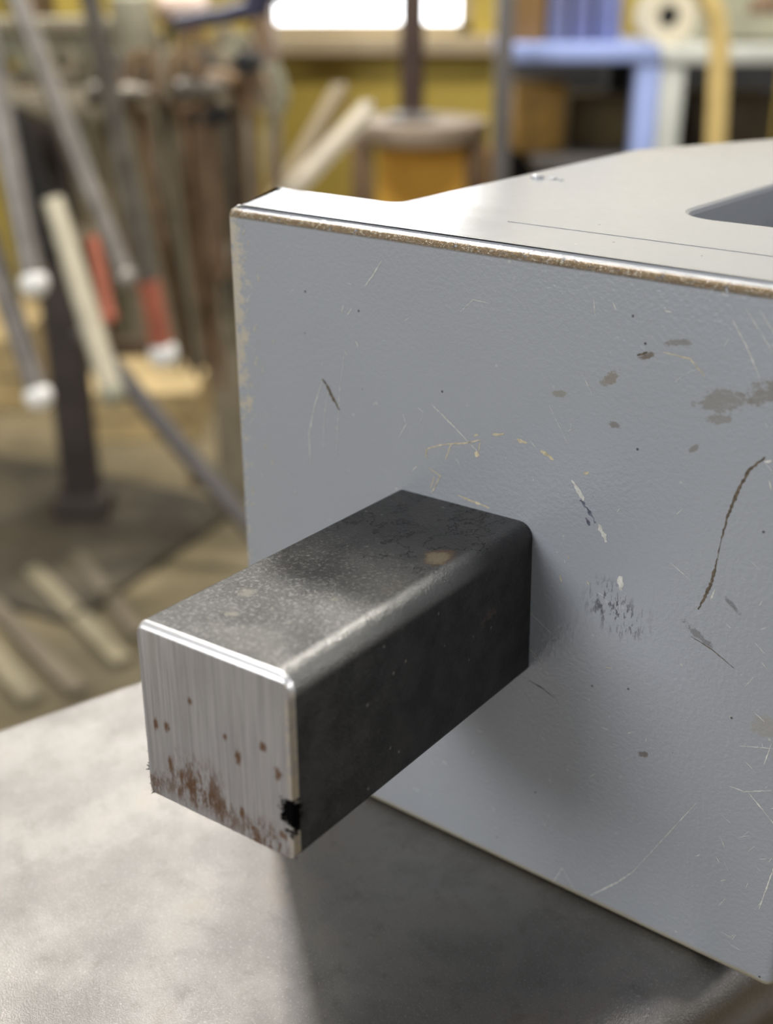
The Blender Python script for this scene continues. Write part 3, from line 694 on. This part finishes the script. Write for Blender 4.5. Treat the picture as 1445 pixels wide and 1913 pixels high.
# short tongs tops / dark knobs are hammers on the rack
def rod(p0, p1, f0, f1, r, mat, label, cat='steel rod', name='steel_rod', tip=None, band=None, tipr=1.25):
    A = P(*p0, f0); B = P(*p1, f1)
    t = thing(name, B.x, B.y, B.z, label, cat)
    V = A-B; n = V.normalized()
    s0 = .10 if band else 0.0
    build('shaft', tube(bmesh.new(), [V, V*.5, n*s0*.95 if band else n*.006], [r*.9, r, r*1.02], 14), mat, t)
    if band: build('painted_band', tube(bmesh.new(), [n*s0, n*.02], r*1.12, 14), band, t)
    bm = bmesh.new(); bmesh.ops.create_uvsphere(bm, u_segments=16, v_segments=10, radius=r*tipr, matrix=Matrix.Translation(n*.008))
    build('tip', bm, tip or MAT['tip'], t)
    return t
rod((-52, -62), (66, 542), 1.40, 1.30, .0128, Lt, 'grey steel rod with a bright rounded end, upper one at the far left')
rod((-186, -64), (75, 752), 1.40, 1.28, .0128, Lt, 'long grey steel rod with a white shiny end, lower one at the far left', tip=MAT['tip'])
rod((10, -58), (238, 530), 1.75, 1.65, .0145, Lt, 'slanting grey steel rod ending beside the red-banded one', tip=Lt)
rod((156, -62), (307, 672), 1.42, 1.42, .0120, I, 'dark rod with a red band and white round tip', band=MAT['red'], tip=MAT['tip'], tipr=1.5)
rod((98, 370), (212, 745), 1.62, 1.55, .015, MAT['cream'], 'cream painted rod leaning left of the red-banded one', tip=MAT['board'])
rod((172, 440), (205, 600), 1.75, 1.72, .010, MAT['red'], 'thin red rod half hidden behind the cream one', tip=MAT['red'])
rod((20, 200), (105, 470), 1.95, 1.95, .020, Bk, 'thick black bar hanging behind the grey rods at the far left', tip=Bk)
rod((110, 330), (128, 640), 2.15, 2.1, .018, MAT['yellow'], 'yellow handle standing behind the cream rod', cat='handle', name='broom', tip=MAT['yellow'])
# hammers on the rail
def hammer(px, py, f, mat, label, rz=0.3):
    x, z = spot(px, py, f)
    t = thing('hammer', x, f, z, label, 'hammer'); t.rotation_euler = (0, 0, rz)
    build('head', tube(bmesh.new(), [(-.045, 0, 0), (-.035, 0, 0), (-.01, 0, 0), (.012, 0, 0), (.045, 0, .0)], [.014, .018, .014, .016, .008], 12), mat, t)
    build('handle', tube(bmesh.new(), [(0, 0, .03), (0, 0, -.05), (0, 0, -.24)], [.009, .008, .011], 10, flat=.7), MAT['brownwood'], t)
hammer(222, 175, 1.82, I, 'iron cross-peen hammer hanging left of the tongs')
hammer(375, 168, 1.80, I, 'iron hammer hanging over the middle tongs', .8)
hammer(398, 215, 1.84, Bk, 'black hammer low on the rail before the rack post', 1.2)
hammer(470, 115, 1.86, Bk, 'black hammer high at the right end of the rack', 1.4)
hammer(440, 150, 1.88, Rr_, 'rusty orange hammer near the right end of the rack', .5)
# clutter above the rack: cream can, paper roll, navy bar
x, z = spot(243, 118, 2.0)
t = thing('cream_canister', x, 2.05, z, 'cream canister standing at the right end of the grey-green board', 'canister')
build('can', lathe(bmesh.new(), [(.030, 0), (.032, .004), (.032, .095), (.028, .10)], 24), MAT['canister'], t)
build('lid', lathe(bmesh.new(), [(.024, .10), (.024, .112), (.02, .115)], 24), MAT['board'], t)
x, z = spot(335, 30, 2.05)
t = thing('paper_roll', x, 2.1, z, 'pinkish cream paper roll lying above the tongs', 'paper roll')
build('sheet', tube(bmesh.new(), [(-.04, 0, .012), (.04, 0, .012)], .026, 20), MAT['pink'], t)
build('core', tube(bmesh.new(), [(-.042, 0, .012), (.042, 0, .012)], .008, 12), MAT['brownwood'], t)
A = P(325, 42, 1.95); B = P(500, 8, 2.0)
t = thing('navy_bracket', A.x, A.y, A.z, 'dark navy slanting bracket beside the window', 'bracket')
bm = bmesh.new(); tube(bm, [(0, 0, 0), (B-A)*.5+Vector((0, 0, -.004)), (B-A)], [.010, .013, .016], 8, flat=.6); build('arm', bm, MAT['navy'], t)
bm = bmesh.new(); box(bm, (B-A)+Vector((0, 0, .03)), (.07, .03, .06)); build('mount', bm, MAT['navy'], t, bevel=.004)
x, z = spot(40, 28, 2.85); x2, _ = spot(486, 28, 2.85)
t = thing('storage_shelf', (x+x2)/2, 2.98, FLOOR, 'tall dark shelf frame behind the tong rack', 'shelf')
W2 = (x2-x); hh = 1.35
for sx in (-1, 1): build('upright', box(bmesh.new(), (sx*W2/2, 0, hh/2), (.035, .2, hh)), MAT['brownwood'], t, bevel=.003)
for zz_ in (z-FLOOR-.50, z-FLOOR-.085, z-FLOOR+.12):
    build('shelf_board', box(bmesh.new(), (0, 0, zz_), (W2-.036, .2, .02)), MAT['post'], t, bevel=.002)
build('back_panel', box(bmesh.new(), (0, .095, (z-FLOOR-.097)/2+.02), (W2-.036, .006, z-FLOOR-.15)), plain('tan_backing', (.24, .18, .085), .8, 0, .35, 6), t, smooth=0)

# ---------------- on the floor at the left
def floorbox(name, px0, px1, pyb, f, d, h, mat, label, cat, slats=3, rz=0.0):
    xa, _ = spot(px0, pyb, f); xb, _ = spot(px1, pyb, f)
    t = thing(name, (xa+xb)/2, f+d/2, FLOOR, label, cat); t.rotation_euler = (0, 0, rz)
    w_ = xb-xa; hs = h/slats
    for k in range(slats):
        for sy in (-1, 1): build('slat', box(bmesh.new(), (0, sy*(d/2-.006), hs*(k+.5)), (w_, .012, hs-.006)), mat, t, smooth=0)
        for sx in (-1, 1): build('slat', box(bmesh.new(), (sx*(w_/2-.006), 0, hs*(k+.5)), (.012, d-.026, hs-.006)), mat, t, smooth=0)
    build('top_board', box(bmesh.new(), (0, 0, h+.005), (w_, d, .012)), mat, t, smooth=0)
floorbox('wooden_crate', 152, 372, 835, 2.42, .40, .10, MAT['wood'], 'low pale wooden crate on the floor behind the rods', 'crate', 2)
floorbox('wooden_crate', -140, 62, 850, 2.62, .45, .16, MAT['wood'], 'pale wooden crate at the far left, behind the bright rod ends', 'crate', 2)
t = thing('dark_floor_patch', -.66, 1.98, FLOOR, 'dark sheet added for a dark patch of floor at the far left, under the near-black post', 'mat')
t.rotation_euler = (0, 0, -.45)  # thin dark sheet added for a dark patch of the floor
patch_m = M('dark_patch', .85); mn = patch_m.noise(7, 5, .7)
patch_m.color(patch_m.mix(patch_m.step(mn, .3, .7), (.030, .024, .016), (.085, .068, .042)))
build('patch_sheet', box(bmesh.new(), (0, 0, .006), (.60, .50, .012)), patch_m.m, t, bevel=.004)
build('edge_strip', box(bmesh.new(), (.306, 0, .007), (.014, .49, .014)), patch_m.m, t, bevel=.002)
x, _ = spot(110, 600, 2.0)
t = thing('dark_post', x, 2.03, FLOOR+.0125, 'near-black wooden post standing behind the hanging rods', 'post')
build('shaft', box(bmesh.new(), (0, 0, .36), (.06, .05, .72)), plain('soot_wood', (.055, .043, .038), .8, 0, .25, 12), t, bevel=.004)
build('foot', box(bmesh.new(), (0, 0, .02), (.10, .075, .04)), plain('soot_foot', (.05, .04, .03), .8), t, bevel=.004)
# lengths of flat stock lying on the floor
rnd = random.Random(8)
for k, (pa, pb, fa, fb, wd, mt, lb) in enumerate([
        ((55, 1055), (232, 1265), 1.80, 1.50, .030, MAT['stripa'], 'long pale flat strip lying on the floor, uppermost of the slanting ones'),
        ((-20, 1130), (150, 1310), 1.69, 1.42, .028, MAT['stripb'], 'brown flat strip lying on the floor just below the long pale one'),
        ((140, 1040), (262, 1200), 1.86, 1.58, .022, MAT['stripb'], 'thin brownish strip lying on the floor nearest the steel bar'),
        ((-20, 1235), (60, 1318), 1.54, 1.40, .032, MAT['stripa'], 'short pale flat strip on the floor at the far left by the anvil edge')]):
    A = P(*pa, fa); B = P(*pb, fb); A.z = B.z = FLOOR+.008
    t = thing('flat_stock', A.x, A.y, FLOOR+.001, lb, 'flat stock')
    d = B-A; ang = math.atan2(d.y, d.x)
    o = build('strip', box(bmesh.new(), (0, 0, 0), (d.length, wd, .012)), mt, t, smooth=0, bevel=.001)
    o.location = (d.x/2, d.y/2, .007); o.rotation_euler = (0, 0, ang)
# small orange offcut on the floor
x, _ = spot(378, 915, 2.2)
A = P(378, 918, 2.19)
t = thing('orange_offcut', A.x, A.y, FLOOR, 'small orange offcut lying on the floor left of the block', 'offcut')
build('block', box(bmesh.new(), (0, 0, .012), (.045, .03, .024)), MAT['rusty'], t, bevel=.004)
